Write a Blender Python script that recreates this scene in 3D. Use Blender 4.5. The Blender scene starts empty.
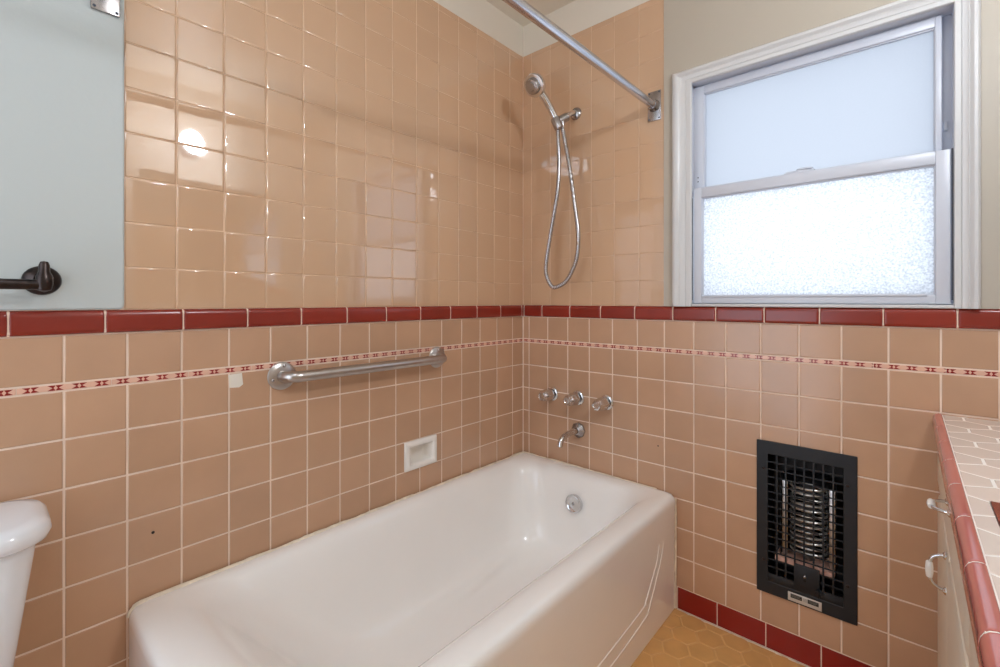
import bpy, bmesh, math, random
from mathutils import Vector, Matrix
random.seed(7)
PI = math.pi
S = bpy.context.scene
COL = S.collection

# ------------------------------------------------------------------ helpers
def empty(name, loc=(0, 0, 0)):
    o = bpy.data.objects.new(name, None)
    o.location = loc
    o.empty_display_size = 0.05
    COL.objects.link(o)
    return o

def tag(o, label=None, cat=None, group=None, kind=None):
    if label: o['label'] = label
    if cat: o['category'] = cat
    if group: o['group'] = group
    if kind: o['kind'] = kind
    return o

def wloc(o):
    v = Vector((0, 0, 0))
    while o is not None:
        v += Vector(o.location)
        o = o.parent
    return v

def obj(name, bm, mat, parent=None, smooth=True, angle=40, recalc=True):
    if recalc:
        bmesh.ops.recalc_face_normals(bm, faces=bm.faces)
    if parent is not None:
        bmesh.ops.translate(bm, vec=-wloc(parent), verts=bm.verts)
    if smooth is True:
        for f in bm.faces: f.smooth = True
    me = bpy.data.meshes.new(name)
    bm.to_mesh(me); bm.free()
    if smooth is True:
        me.set_sharp_from_angle(angle=math.radians(angle))
    for m in (mat if isinstance(mat, (list, tuple)) else [mat]):
        me.materials.append(m)
    o = bpy.data.objects.new(name, me)
    COL.objects.link(o)
    if parent is not None: o.parent = parent
    return o

def NB(): return bmesh.new()

def add_box(bm, x0, x1, y0, y1, z0, z1, bevel=0, seg=2):
    r = bmesh.ops.create_cube(bm, size=1)
    vs = r['verts']
    for v in vs:
        v.co = Vector(((x0 + x1) / 2 + v.co.x * (x1 - x0), (y0 + y1) / 2 + v.co.y * (y1 - y0), (z0 + z1) / 2 + v.co.z * (z1 - z0)))
    if bevel:
        es = {e for v in vs for e in v.link_edges}
        bmesh.ops.bevel(bm, geom=list(es), offset=bevel, segments=seg, profile=0.5, affect='EDGES')

def frame_axes(d):
    d = Vector(d).normalized()
    up = Vector((0, 0, 1)) if abs(d.z) < 0.9 else Vector((1, 0, 0))
    u = d.cross(up).normalized()
    return u, d.cross(u).normalized(), d

def add_lathe(bm, prof, origin, axis, seg=32, ripple=None):
    """prof: list of (radius, height along axis)."""
    u, w, d = frame_axes(axis)
    o = Vector(origin)
    rings = []
    for r, h in prof:
        if r < 1e-6:
            rings.append([bm.verts.new(o + d * h)])
        else:
            ring = []
            for k in range(seg):
                a = 2 * PI * k / seg
                rr = r * (ripple(a, h) if ripple else 1)
                ring.append(bm.verts.new(o + d * h + u * (rr * math.cos(a)) + w * (rr * math.sin(a))))
            rings.append(ring)
    for A, B in zip(rings, rings[1:]):
        if len(A) == 1 and len(B) == 1: continue
        for k in range(seg):
            k2 = (k + 1) % seg
            if len(A) == 1: bm.faces.new((A[0], B[k], B[k2]))
            elif len(B) == 1: bm.faces.new((A[k], A[k2], B[0]))
            else: bm.faces.new((A[k], A[k2], B[k2], B[k]))
    for R in (rings[0], rings[-1]):
        if len(R) > 2:
            try: bm.faces.new(R)
            except ValueError: pass

def catmull(pts, n=8):
    P = [Vector(p) for p in pts]
    P = [P[0] * 2 - P[1]] + P + [P[-1] * 2 - P[-2]]
    out = []
    for i in range(1, len(P) - 2):
        a, b, c, d = P[i - 1:i + 3]
        for k in range(n):
            t = k / n
            out.append(0.5 * ((2 * b) + (c - a) * t + (2 * a - 5 * b + 4 * c - d) * t * t + (3 * b - a - 3 * c + d) * t ** 3))
    out.append(P[-2])
    return out

def add_tube(bm, pts, rad, seg=16, caps=True):
    pts = [Vector(p) for p in pts]
    n = len(pts)
    rads = rad if isinstance(rad, (list, tuple)) else [rad] * n
    t0 = (pts[1] - pts[0]).normalized()
    u, w, _ = frame_axes(t0)
    rings = []
    prev = t0
    for i, p in enumerate(pts):
        if i == 0: t = t0
        elif i == n - 1: t = (pts[i] - pts[i - 1]).normalized()
        else: t = (pts[i + 1] - pts[i - 1]).normalized()
        q = prev.rotation_difference(t)
        u = q @ u; w = q @ w; prev = t
        rings.append([bm.verts.new(p + (u * math.cos(2 * PI * k / seg) + w * math.sin(2 * PI * k / seg)) * rads[i]) for k in range(seg)])
    for A, B in zip(rings, rings[1:]):
        for k in range(seg):
            k2 = (k + 1) % seg
            bm.faces.new((A[k], A[k2], B[k2], B[k]))
    if caps:
        bm.faces.new(rings[0]); bm.faces.new(rings[-1])

def add_slab(bm, axis, c0, c1, a0, a1, b0, b1, holes=()):
    """wall slab with rectangular through holes. axis 'x': (c,a,b)=(x,y,z); 'y': (y,x,z)."""
    A = sorted({a0, a1, *[h for H in holes for h in H[:2]]})
    B = sorted({b0, b1, *[h for H in holes for h in H[2:]]})
    def solid(i, j):
        if i < 0 or j < 0 or i >= len(A) - 1 or j >= len(B) - 1: return False
        ca, cb = (A[i] + A[i + 1]) / 2, (B[j] + B[j + 1]) / 2
        return not any(H[0] < ca < H[1] and H[2] < cb < H[3] for H in holes)
    V = {}
    def v(c, a, b):
        k = (round(c, 5), round(a, 5), round(b, 5))
        if k not in V:
            V[k] = bm.verts.new((c, a, b) if axis == 'x' else (a, c, b))
        return V[k]
    for i in range(len(A) - 1):
        for j in range(len(B) - 1):
            if not solid(i, j): continue
            p, q, r, s = A[i], A[i + 1], B[j], B[j + 1]
            for c in (c0, c1): bm.faces.new((v(c, p, r), v(c, q, r), v(c, q, s), v(c, p, s)))
            if not solid(i - 1, j): bm.faces.new((v(c0, p, r), v(c1, p, r), v(c1, p, s), v(c0, p, s)))
            if not solid(i + 1, j): bm.faces.new((v(c0, q, r), v(c1, q, r), v(c1, q, s), v(c0, q, s)))
            if not solid(i, j - 1): bm.faces.new((v(c0, p, r), v(c1, p, r), v(c1, q, r), v(c0, q, r)))
            if not solid(i, j + 1): bm.faces.new((v(c0, p, s), v(c1, p, s), v(c1, q, s), v(c0, q, s)))

def subtract(rect, hole):
    a0, a1, b0, b1 = rect; h0, h1, g0, g1 = hole
    if h1 <= a0 or h0 >= a1 or g1 <= b0 or g0 >= b1: return [rect]
    out = []
    if h0 > a0: out.append((a0, h0, b0, b1))
    if h1 < a1: out.append((h1, a1, b0, b1))
    m0, m1 = max(a0, h0), min(a1, h1)
    if g0 > b0: out.append((m0, m1, b0, g0))
    if g1 < b1: out.append((m0, m1, g1, b1))
    return out

def add_tile(bm, rect, to3, gap, tilt=0.0, bev=0.003, rec=0.0018, holes=(), gap_b=None):
    """one glazed tile with soft edges; a tile cut by a hole keeps its own edges, the cut is flush."""
    P0 = rect
    ca, cb = (rect[0] + rect[1]) / 2, (rect[2] + rect[3]) / 2
    ta, tb = random.gauss(0, tilt), random.gauss(0, tilt)
    gb = gap if gap_b is None else gap_b      # joints between courses can be tighter
    if rect[1] - rect[0] < 0.004 + gap or rect[3] - rect[2] < 0.004 + gap: return
    bev = min(bev, (rect[1] - rect[0] - gap) * 0.3, (rect[3] - rect[2] - gap) * 0.3)
    pieces = [rect]
    for h in holes: pieces = [x for y in pieces for x in subtract(y, h)]
    made = []
    for a0, a1, b0, b1 in pieces:
        own = (a0 == P0[0], a1 == P0[1], b0 == P0[2], b1 == P0[3])
        g = [(gap if k < 2 else gb) / 2 if o else 0 for k, o in enumerate(own)]
        a0 += g[0]; a1 -= g[1]; b0 += g[2]; b1 -= g[3]
        if a1 - a0 < 0.001 or b1 - b0 < 0.001: continue
        rings = []
        for f, d in ((0, -rec), (0.12, -rec * 0.5), (0.45, -rec * 0.12), (1, 0)):
            i = [bev * f if o else 0 for o in own]
            ring = []
            for a, b in ((a0 + i[0], b0 + i[2]), (a1 - i[1], b0 + i[2]), (a1 - i[1], b1 - i[3]), (a0 + i[0], b1 - i[3])):
                ring.append(bm.verts.new(to3(a, b, d + ta * (a - ca) + tb * (b - cb))))
            rings.append(ring); made += ring
        for A, B in zip(rings, rings[1:]):
            for k in range(4):
                f = bm.faces.new((A[k], A[(k + 1) % 4], B[(k + 1) % 4], B[k])); f.smooth = True
        bm.faces.new(rings[-1])
    if len(pieces) > 1: bmesh.ops.remove_doubles(bm, verts=made, dist=1e-6)

LEFT = lambda a, b, d: Vector((d, a, b))       # a = y, b = z
BACK = lambda a, b, d: Vector((a, -d, b))      # a = x, b = z

def grid(lines_a, lines_b, clip, holes=()):
    ca0, ca1, cb0, cb1 = clip
    out = []
    for p, q in zip(lines_a, lines_a[1:]):
        for r, s in zip(lines_b, lines_b[1:]):
            R = (max(p, ca0), min(q, ca1), max(r, cb0), min(s, cb1))
            if R[1] - R[0] < 0.006 or R[3] - R[2] < 0.006: continue
            out.append(R)
    return out

def clip_poly(poly, x0, x1, y0, y1):
    def cut(P, f, inter):
        o = []
        for i in range(len(P)):
            a, b = P[i], P[(i + 1) % len(P)]
            if f(a): o.append(a)
            if f(a) != f(b): o.append(inter(a, b))
        return o
    def ix(c): return lambda a, b: (c, a[1] + (b[1] - a[1]) * (c - a[0]) / (b[0] - a[0]))
    def iy(c): return lambda a, b: (a[0] + (b[0] - a[0]) * (c - a[1]) / (b[1] - a[1]), c)
    for f, g in ((lambda p: p[0] >= x0, ix(x0)), (lambda p: p[0] <= x1, ix(x1)), (lambda p: p[1] >= y0, iy(y0)), (lambda p: p[1] <= y1, iy(y1))):
        if len(poly) < 3: return []
        poly = cut(poly, f, g)
    return poly if len(poly) >= 3 else []

def poly_area(P): return 0.5 * sum(P[i][0] * P[(i + 1) % len(P)][1] - P[(i + 1) % len(P)][0] * P[i][1] for i in range(len(P)))

def add_hexes(bm, cx, cy, s, pointy_y, bounds, z, gap, rec=0.0015, tilt=0.0):
    """hex tiles with side s; pointy_y: vertices point along y, else along x."""
    x0, x1, y0, y1 = bounds
    N = 40
    for i in range(-N, N + 1):
        for j in range(-N, N + 1):
            if pointy_y: px, py = cx + (i + 0.5 * (j % 2)) * s * 3 ** .5, cy + j * 1.5 * s
            else: px, py = cx + i * 1.5 * s, cy + (j + 0.5 * (i % 2)) * s * 3 ** .5
            if px < x0 - s or px > x1 + s or py < y0 - s or py > y1 + s: continue
            off = PI / 2 if pointy_y else 0
            R = s - gap / 3 ** .5
            P = [(px + R * math.cos(off + k * PI / 3), py + R * math.sin(off + k * PI / 3)) for k in range(6)]
            P = clip_poly(P, x0, x1, y0, y1)
            if len(P) < 3 or abs(poly_area(P)) < 1e-5: continue
            gx = sum(p[0] for p in P) / len(P); gy = sum(p[1] for p in P) / len(P)
            tx, ty = random.gauss(0, tilt), random.gauss(0, tilt)
            rings = []
            for f, d in ((1, -rec), (0.985, -rec * 0.3), (0.95, 0)):
                rings.append([bm.verts.new((gx + (p[0] - gx) * f, gy + (p[1] - gy) * f, z + d + tx * (p[0] - gx) + ty * (p[1] - gy))) for p in P])
            n = len(P)
            for A, B in zip(rings, rings[1:]):
                for k in range(n):
                    f = bm.faces.new((A[k], A[(k + 1) % n], B[(k + 1) % n], B[k])); f.smooth = True
            bm.faces.new(rings[-1])

# ------------------------------------------------------------------ materials
def lin(c):
    return tuple((x / 12.92 if x <= 0.04045 else ((x + 0.055) / 1.055) ** 2.4) for x in (v / 255 for v in c)) + (1,)

def mat(name, rgb, rough=0.5, metal=0.0, ior=1.5, var=0.0, bump=0.0, bscale=40, mottled=0.0, mscale=6, coat=0.0):
    m = bpy.data.materials.new(name); m.use_nodes = True
    nt = m.node_tree; N = nt.nodes; L = nt.links
    b = N['Principled BSDF']
    b.inputs['Roughness'].default_value = rough
    b.inputs['Metallic'].default_value = metal
    b.inputs['IOR'].default_value = ior
    if coat:
        b.inputs['Coat Weight'].default_value = coat; b.inputs['Coat Roughness'].default_value = 0.03
    tc = N.new('ShaderNodeTexCoord')
    col = N.new('ShaderNodeRGB'); col.outputs[0].default_value = lin(rgb)
    out = col.outputs[0]
    if var:
        g = N.new('ShaderNodeNewGeometry')
        mr = N.new('ShaderNodeMapRange'); mr.inputs['To Min'].default_value = 1 - var; mr.inputs['To Max'].default_value = 1 + var
        L.new(g.outputs['Random Per Island'], mr.inputs['Value'])
        hs = N.new('ShaderNodeHueSaturation'); L.new(out, hs.inputs['Color']); L.new(mr.outputs[0], hs.inputs['Value'])
        out = hs.outputs[0]
    if mottled:
        n = N.new('ShaderNodeTexNoise'); n.inputs['Scale'].default_value = mscale; n.inputs['Detail'].default_value = 4
        L.new(tc.outputs['Object'], n.inputs['Vector'])
        mr = N.new('ShaderNodeMapRange'); mr.inputs['From Min'].default_value = 0.3; mr.inputs['From Max'].default_value = 0.7
        mr.inputs['To Min'].default_value = 1 - mottled; mr.inputs['To Max'].default_value = 1 + mottled
        L.new(n.outputs['Fac'], mr.inputs['Value'])
        hs = N.new('ShaderNodeHueSaturation'); L.new(out, hs.inputs['Color']); L.new(mr.outputs[0], hs.inputs['Value'])
        out = hs.outputs[0]
    L.new(out, b.inputs['Base Color'])
    if bump:
        n = N.new('ShaderNodeTexNoise'); n.inputs['Scale'].default_value = bscale; n.inputs['Detail'].default_value = 2
        L.new(tc.outputs['Object'], n.inputs['Vector'])
        bp = N.new('ShaderNodeBump'); bp.inputs['Strength'].default_value = bump; bp.inputs['Distance'].default_value = 0.01
        L.new(n.outputs['Fac'], bp.inputs['Height']); L.new(bp.outputs[0], b.inputs['Normal'])
    return m

M = {}
M['tile_up'] = mat('glossy beige wall tile', (200, 164, 132), 0.03, ior=2.0, var=0.03, bump=0.012, bscale=14)
M['tile_lo'] = mat('salmon beige wall tile', (188, 150, 121), 0.2, ior=1.55, var=0.06, mottled=0.04, mscale=9, bump=0.01, bscale=30)
M['grout_up'] = mat('beige grout', (216, 184, 154), 0.8, mottled=0.06, mscale=12)
M['grout_lo'] = mat('pale pink grout', (230, 208, 190), 0.8, mottled=0.08, mscale=8)
M['red'] = mat('oxblood red glazed tile', (134, 44, 32), 0.2, ior=1.5, var=0.08, mottled=0.06, mscale=10)
M['red_base'] = mat('dark red base tile', (140, 32, 26), 0.2, ior=1.5, var=0.05, mottled=0.06)
M['rail'] = mat('rose red counter edge tile', (188, 108, 98), 0.1, ior=1.6, var=0.05, mottled=0.05)
M['plaster'] = mat('white painted plaster', (188, 195, 194), 0.45, bump=0.03, bscale=90)
M['cream'] = mat('cream painted plaster', (218, 211, 198), 0.5, bump=0.03, bscale=90)
M['cream_shaded'] = mat('shaded cream painted plaster', (178, 169, 155), 0.5, bump=0.03, bscale=90)  # same cream paint, the window wall's shade put into its colour
M['trimpaint'] = mat('glossy cream trim paint', (206, 206, 206), 0.3, bump=0.02, bscale=60)
M['vinyl'] = mat('white vinyl window frame', (200, 204, 214), 0.35)
M['enamel'] = mat('white porcelain enamel', (243, 241, 238), 0.09, ior=1.55, bump=0.004, bscale=20, mottled=0.012, mscale=5)
M['china'] = mat('white vitreous china', (230, 232, 236), 0.1, ior=1.55)
M['ceramic'] = mat('white glazed ceramic', (236, 232, 226), 0.2)
M['caulk'] = mat('cream caulk', (226, 214, 194), 0.6, mottled=0.18, mscale=25)
M['chrome'] = mat('chrome', (214, 214, 216), 0.08, 1.0)
M['chrome_dull'] = mat('dull chrome', (172, 168, 168), 0.25, 1.0, mottled=0.1, mscale=30)
M['rodmetal'] = mat('bright steel', (206, 206, 212), 0.2, 1.0, mottled=0.04, mscale=30)
M['steel'] = mat('brushed steel', (186, 180, 176), 0.28, 1.0, mottled=0.05, mscale=40)
M['bronze'] = mat('tarnished bronze', (58, 50, 48), 0.32, 0.9, mottled=0.4, mscale=60)
M['black'] = mat('black enamelled metal', (30, 33, 38), 0.42, 0.3, mottled=0.12, mscale=20, bump=0.02, bscale=120)
M['niche'] = mat('dark sheet metal', (40, 40, 42), 0.5, 0.6, mottled=0.3)  # dark mottled metal for heater box, reflector and lever
M['reflector'] = mat('polished reflector', (216, 218, 226), 0.3, 1.0, mottled=0.2, mscale=20)
M['coil'] = mat('nickel heating wire', (214, 210, 204), 0.35, 0.8, mottled=0.2, mscale=60)
M['core'] = mat('grey ceramic core', (90, 84, 78), 0.7)
M['firebrick'] = mat('pinkish ceramic base', (214, 168, 150), 0.7, mottled=0.25, mscale=30)
M['plate'] = mat('aluminium nameplate', (206, 204, 198), 0.4, 0.4)
M['platedark'] = mat('black nameplate print', (22, 22, 22), 0.5)
M['platebar'] = mat('worn grey print', (110, 108, 100), 0.5)
M['dark'] = mat('dark hole', (14, 12, 11), 0.9)
M['white_ceramic'] = mat('white porcelain bead', (236, 234, 230), 0.15)
M['cab'] = mat('cream painted cabinet', (234, 226, 210), 0.3, mottled=0.02)
M['floor_tile'] = mat('ochre hexagon floor tile', (210, 160, 98), 0.3, var=0.05, mottled=0.08, mscale=14)
M['floor_grout'] = mat('tan floor grout', (220, 174, 114), 0.8, mottled=0.1)
M['ctr_tile'] = mat('pale pink hexagon counter tile', (226, 210, 198), 0.14, ior=1.6, var=0.04)
M['ctr_grout'] = mat('white counter grout', (240, 234, 226), 0.7)
M['gasket'] = mat('grey window gasket', (70, 74, 84), 0.6)
M['mirror'] = mat('silvered mirror', (235, 238, 238), 0.01, 1.0)
M['patch'] = mat('white patch paint', (226, 220, 208), 0.5, mottled=0.06)

def stripe_material():
    """pale liner tile with dark-red notched hourglass motifs repeating along the strip."""
    m = bpy.data.materials.new('patterned liner tile'); m.use_nodes = True
    nt = m.node_tree; N = nt.nodes; L = nt.links
    b = N['Principled BSDF']; b.inputs['Roughness'].default_value = 0.2
    tc = N.new('ShaderNodeTexCoord'); sx = N.new('ShaderNodeSeparateXYZ'); L.new(tc.outputs['Object'], sx.inputs[0])
    def math_(op, a, b_=None, c=None):
        n = N.new('ShaderNodeMath'); n.operation = op
        for i, x in enumerate((a, b_, c)):
            if x is None: continue
            if isinstance(x, (int, float)): n.inputs[i].default_value = x
            else: L.new(x, n.inputs[i])
        return n.outputs[0]
    along = math_('SUBTRACT', sx.outputs[0], sx.outputs[1])     # x runs on the back wall, -y on the left wall
    t = math_('PINGPONG', math_('ADD', along, 10 * 0.0384 + 0.0210), 0.0192)   # distance from nearest motif centre
    a = math_('DIVIDE', t, 0.0090)
    q = math_('ABSOLUTE', math_('DIVIDE', math_('SUBTRACT', sx.outputs[2], 0.9685), 0.0066))
    outer = math_('LESS_THAN', a, math_('MULTIPLY_ADD', q, 1.05, 0.55))          # notched ends
    inner = math_('GREATER_THAN', math_('ADD', a, math_('MULTIPLY', q, 0.5)), 0.38)
    edge = math_('LESS_THAN', q, 0.86)
    gap = math_('GREATER_THAN', math_('ABSOLUTE', math_('SUBTRACT', a, 0.0)), 0.06)
    f = math_('MULTIPLY', math_('MULTIPLY', outer, inner), math_('MULTIPLY', edge, gap))
    mx = N.new('ShaderNodeMix'); mx.data_type = 'RGBA'
    mx.inputs['A'].default_value = lin((224, 178, 156)); mx.inputs['B'].default_value = lin((140, 36, 34))
    L.new(f, mx.inputs['Factor']); L.new(mx.outputs['Result'], b.inputs['Base Color'])
    return m
M['stripe'] = stripe_material()

def glass_material(name, rgb, grain, gscale):
    """obscure (frosted) pane: daylight diffuses through it."""
    m = bpy.data.materials.new(name); m.use_nodes = True
    nt = m.node_tree; N = nt.nodes; L = nt.links
    N.remove(N['Principled BSDF'])
    tr = N.new('ShaderNodeBsdfTranslucent'); gl = N.new('ShaderNodeBsdfGlossy'); gl.inputs['Roughness'].default_value = 0.6
    mx = N.new('ShaderNodeMixShader'); mx.inputs[0].default_value = 0.04
    tc = N.new('ShaderNodeTexCoord'); n = N.new('ShaderNodeTexNoise'); n.inputs['Scale'].default_value = gscale; n.inputs['Detail'].default_value = 2
    L.new(tc.outputs['Object'], n.inputs['Vector'])
    mr = N.new('ShaderNodeMapRange'); mr.inputs['From Min'].default_value = 0.3; mr.inputs['From Max'].default_value = 0.7
    mr.inputs['To Min'].default_value = 1 - grain; mr.inputs['To Max'].default_value = 1
    L.new(n.outputs['Fac'], mr.inputs['Value'])
    hs = N.new('ShaderNodeHueSaturation'); hs.inputs['Color'].default_value = lin(rgb); L.new(mr.outputs[0], hs.inputs['Value'])
    L.new(hs.outputs[0], tr.inputs['Color'])
    L.new(tr.outputs[0], mx.inputs[1]); L.new(gl.outputs[0], mx.inputs[2])
    L.new(mx.outputs[0], N['Material Output'].inputs['Surface'])
    return m
M['pane_up'] = glass_material('frosted glass', (196, 197, 199), 0.02, 200)
M['pane_lo'] = glass_material('pebbled obscure glass', (240, 240, 240), 0.42, 190)

def globe_material(rgb, strength):
    m = bpy.data.materials.new('glowing opal globe'); m.use_nodes = True
    b = m.node_tree.nodes['Principled BSDF']
    b.inputs['Base Color'].default_value = (0.9, 0.88, 0.84, 1)
    b.inputs['Emission Color'].default_value = lin(rgb); b.inputs['Emission Strength'].default_value = strength
    return m
M['globe'] = globe_material((236, 244, 255), 240.0)
M['ceil_fill'] = globe_material((222, 238, 255), 11.5)  # glow of the unseen fill light added under the ceiling

# ------------------------------------------------------------------ dimensions
CEIL, TILE_TOP = 2.482, 2.336
BORD0, BORD1 = 1.0830, 1.1375
ST0, ST1 = 0.960, 0.977
ROW0 = 0.8525; P = 0.1094
BASE_T = 0.0835
YF, XR = -2.62, 1.93            # wall behind the camera, wall behind the vanity
SOAP = (-0.700, -0.552, 0.5265, 0.6320)
HEAT = (1.035, 1.253, 0.205, 0.675)
WIN = (0.783, 1.493, 1.1375, 1.974)
CAS = (0.797, 1.484, 1.1375, 1.958)   # inner edge of the casing
TILE_Y = -1.513                 # end of the tall tiled panel on the tub wall
TILE_X = 0.692

# ------------------------------------------------------------------ room shell
bm = NB(); add_box(bm, -0.12, XR + 0.12, YF - 0.12, 0.14, -0.1, -0.0015)
floor = tag(obj('floor', bm, M['floor_grout'], smooth=False), kind='structure')
bm = NB(); add_hexes(bm, 0.884, -0.162, 0.0475, False, (0.0, XR, YF, 0.0), 0.0, 0.005, 0.0012, 0.003)
obj('hexagon_tiles', bm, M['floor_tile'], floor, smooth=False)
bm = NB(); add_box(bm, -0.12, XR + 0.12, YF - 0.12, 0.14, CEIL, CEIL + 0.1)
tag(obj('ceiling', bm, M['cream'], smooth=False), kind='structure')

bm = NB(); add_slab(bm, 'x', -0.12, -0.0015, YF - 0.12, 0.14, 0.0, CEIL, [SOAP])
wl = tag(obj('wall_left', bm, M['grout_lo'], smooth=False), kind='structure')
bm = NB(); add_slab(bm, 'y', 0.0015, 0.14, -0.0015, XR + 0.12, 0.0, CEIL, [WIN, HEAT])
wb = tag(obj('wall_back', bm, M['grout_lo'], smooth=False), kind='structure')
bm = NB(); add_slab(bm, 'x', XR, XR + 0.12, YF - 0.12, 0.0015, 0.0, CEIL)
tag(obj('wall_right', bm, M['cream'], smooth=False), kind='structure')
bm = NB(); add_slab(bm, 'y', YF - 0.12, YF, -0.0015, XR, 0.0, CEIL, [(0.06, 0.90, 0.0, 2.05)])   # open doorway behind the camera
tag(obj('wall_front', bm, M['cream'], smooth=False), kind='structure')

# beige grout bed behind the tall tiles, plaster elsewhere
bm = NB(); add_box(bm, -0.0019, -0.0013, TILE_Y, 0, BORD1, TILE_TOP)
obj('upper_grout_bed', bm, M['grout_up'], wl, smooth=False)
bm = NB(); add_box(bm, 0, TILE_X, 0.0010, 0.0014, BORD1, TILE_TOP)
obj('upper_grout_bed', bm, M['grout_up'], wb, smooth=False)
bm = NB(); r_ = 0.012
pl = [(YF, BORD1 + 0.001)] + [(TILE_Y - r_ + r_ * math.sin(PI / 2 * k / 6), BORD1 + 0.001 + r_ - r_ * math.cos(PI / 2 * k / 6)) for k in range(7)] + [(TILE_Y, CEIL), (YF, CEIL)]
f = bm.faces.new([bm.verts.new((0.0045, a, b)) for a, b in pl])
r = bmesh.ops.extrude_face_region(bm, geom=[f]); bmesh.ops.translate(bm, vec=(-0.0059, 0, 0), verts=[v for v in r['geom'] if isinstance(v, bmesh.types.BMVert)])
bmesh.ops.bevel(bm, geom=[e for e in bm.edges if all(v.co.x > 0 for v in e.verts)], offset=0.003, segments=3, affect='EDGES')
obj('white_plaster', bm, M['plaster'], wl)
bm = NB(); add_box(bm, -0.0014, -0.0004, TILE_Y, 0, TILE_TOP, CEIL)
obj('plaster_band', bm, M['cream'], wl, smooth=False)
bm = NB(); add_box(bm, 0, TILE_X, 0.0004, 0.0014, TILE_TOP, CEIL)
obj('plaster_band', bm, M['cream'], wb, smooth=False)
bm = NB(); add_slab(bm, 'y', -0.0035, 0.0014, TILE_X, XR, BORD1, CEIL, [WIN])
obj('cream_plaster', bm, M['cream_shaded'], wb, smooth=False)

# tiles ---- tub wall
bm = NB()
ua = sorted([-0.098 - 0.1092 * k for k in range(0, 16)] + [0.0, TILE_Y])
ua = [a for a in ua if a >= TILE_Y - 1e-6]
ub = [BORD1 + 0.0] + [1.239 + 0.1073 * k for k in range(0, 11)] + [TILE_TOP]
ub = [b for b in ub if b <= TILE_TOP - 0.01] + [TILE_TOP]
for R in grid(ua, ub, (TILE_Y, 0, BORD1, TILE_TOP)): add_tile(bm, R, LEFT, 0.0022, 0.0042, 0.0035, gap_b=0.0010)
obj('upper_tiles', bm, M['tile_up'], wl, smooth=False)
bm = NB()
la = sorted([-0.0783 - 0.1099 * k for k in range(0, 24)] + [0.0])
lb = [BASE_T] + [ROW0 - P * k for k in range(6, -1, -1)] + [ST0]
for R in grid(la, lb, (YF, 0, BASE_T, ST0)) + grid(la, [ST1, BORD0], (YF, 0, 0, 3)):
    add_tile(bm, R, LEFT, 0.0042, 0.004, 0.0025, holes=[SOAP])
obj('lower_tiles', bm, M['tile_lo'], wl, smooth=False)
# tiles ---- window wall
bm = NB()
uxa = [0] + [0.051 + 0.1078 * k for k in range(0, 6)] + [TILE_X]
for R in grid(uxa, ub, (0, TILE_X, BORD1, TILE_TOP)): add_tile(bm, R, BACK, 0.0020, 0.0022, 0.0022, 0.0008, gap_b=0.0003)
obj('upper_tiles', bm, M['tile_up'], wb, smooth=False)
bm = NB()
lxa = [0] + [0.0355 + 0.1095 * k for k in range(0, 19)]
for R in grid(lxa, lb, (0, XR, BASE_T, ST0)) + grid(lxa, [ST1, BORD0], (0, XR, 0, 3)):
    add_tile(bm, R, BACK, 0.0042, 0.004, 0.0025, holes=[HEAT])
obj('lower_tiles', bm, M['tile_lo'], wb, smooth=False)

# odd marks on the tiles
bm = NB(); add_lathe(bm, [(0.0035, -0.001), (0.0035, 0.0006)], (0, -1.457, 0.588), (1, 0, 0), 10); obj('nail_hole', bm, M['dark'], wl)
bm = NB(); add_lathe(bm, [(0.003, -0.001), (0.003, 0.0006)], (0.668, 0, 0.597), (0, -1, 0), 10); obj('nail_hole', bm, M['dark'], wb)
bm = NB()
pts = [(-1.289, 0.956), (-1.255, 0.957), (-1.252, 0.925), (-1.262, 0.918), (-1.287, 0.920)]
f = bm.faces.new([bm.verts.new((0.0007, a, b)) for a, b in pts])
r = bmesh.ops.extrude_face_region(bm, geom=[f]); bmesh.ops.translate(bm, vec=(-0.001, 0, 0), verts=[v for v in r['geom'] if isinstance(v, bmesh.types.BMVert)])
obj('white_patch', bm, M['patch'], wl, smooth=False)

# red quarter-round border (trim) and liner strips
def border(name, lines, c0, c1, to3):
    bm = NB()
    ls = sorted([l for l in lines if c0 < l < c1] + [c0, c1])
    prof = [(-0.0015, BORD0 + .0015), (0.004, BORD0 + .002), (0.0065, BORD0 + .005), (0.0072, BORD0 + 0.012), (0.0072, BORD1 - 0.016), (0.0066, BORD1 - 0.009),
            (0.0046, BORD1 - 0.004), (0.0022, BORD1 - 0.0015), (-0.0015, BORD1 - 0.0005)]
    for p, q in zip(ls, ls[1:]):
        p += 0.0015; q -= 0.0015
        if q - p < 0.004: continue
        rings = []
        for a, ins in ((p, 0.0022), (p + 0.0012, 0.0006), (p + 0.003, 0), (p + 0.007, 0), (q - 0.007, 0), (q - 0.003, 0), (q - 0.0012, 0.0006), (q, 0.0022)):
            rings.append([bm.verts.new(to3(a, b, max(d - ins, -0.0015))) for d, b in prof])
        for A, B in zip(rings, rings[1:]):
            for k in range(len(prof) - 1): bm.faces.new((A[k], A[k + 1], B[k + 1], B[k]))
        bm.faces.new(rings[0]); bm.faces.new(rings[-1])
    o = obj(name, bm, M['red'], None, True, 50)
    # grout core behind the pieces
    bm = NB()
    rings = [[bm.verts.new(to3(a, b, min(d - 0.0012, 0.005))) for d, b in prof] for a in (c0, c1)]
    for k in range(len(prof) - 1): bm.faces.new((rings[0][k], rings[0][k + 1], rings[1][k + 1], rings[1][k]))
    obj('grout_joints', bm, M['grout_lo'], o, False)
    return tag(o, kind='structure')
border('trim_1', [-0.016 - 0.1532 * k for k in range(0, 18)], YF, 0.0, LEFT)
border('trim_2', [0.0095, 0.1160] + [0.2685 + 0.1528 * k for k in range(0, 12)], 0.0, XR, BACK)
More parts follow.
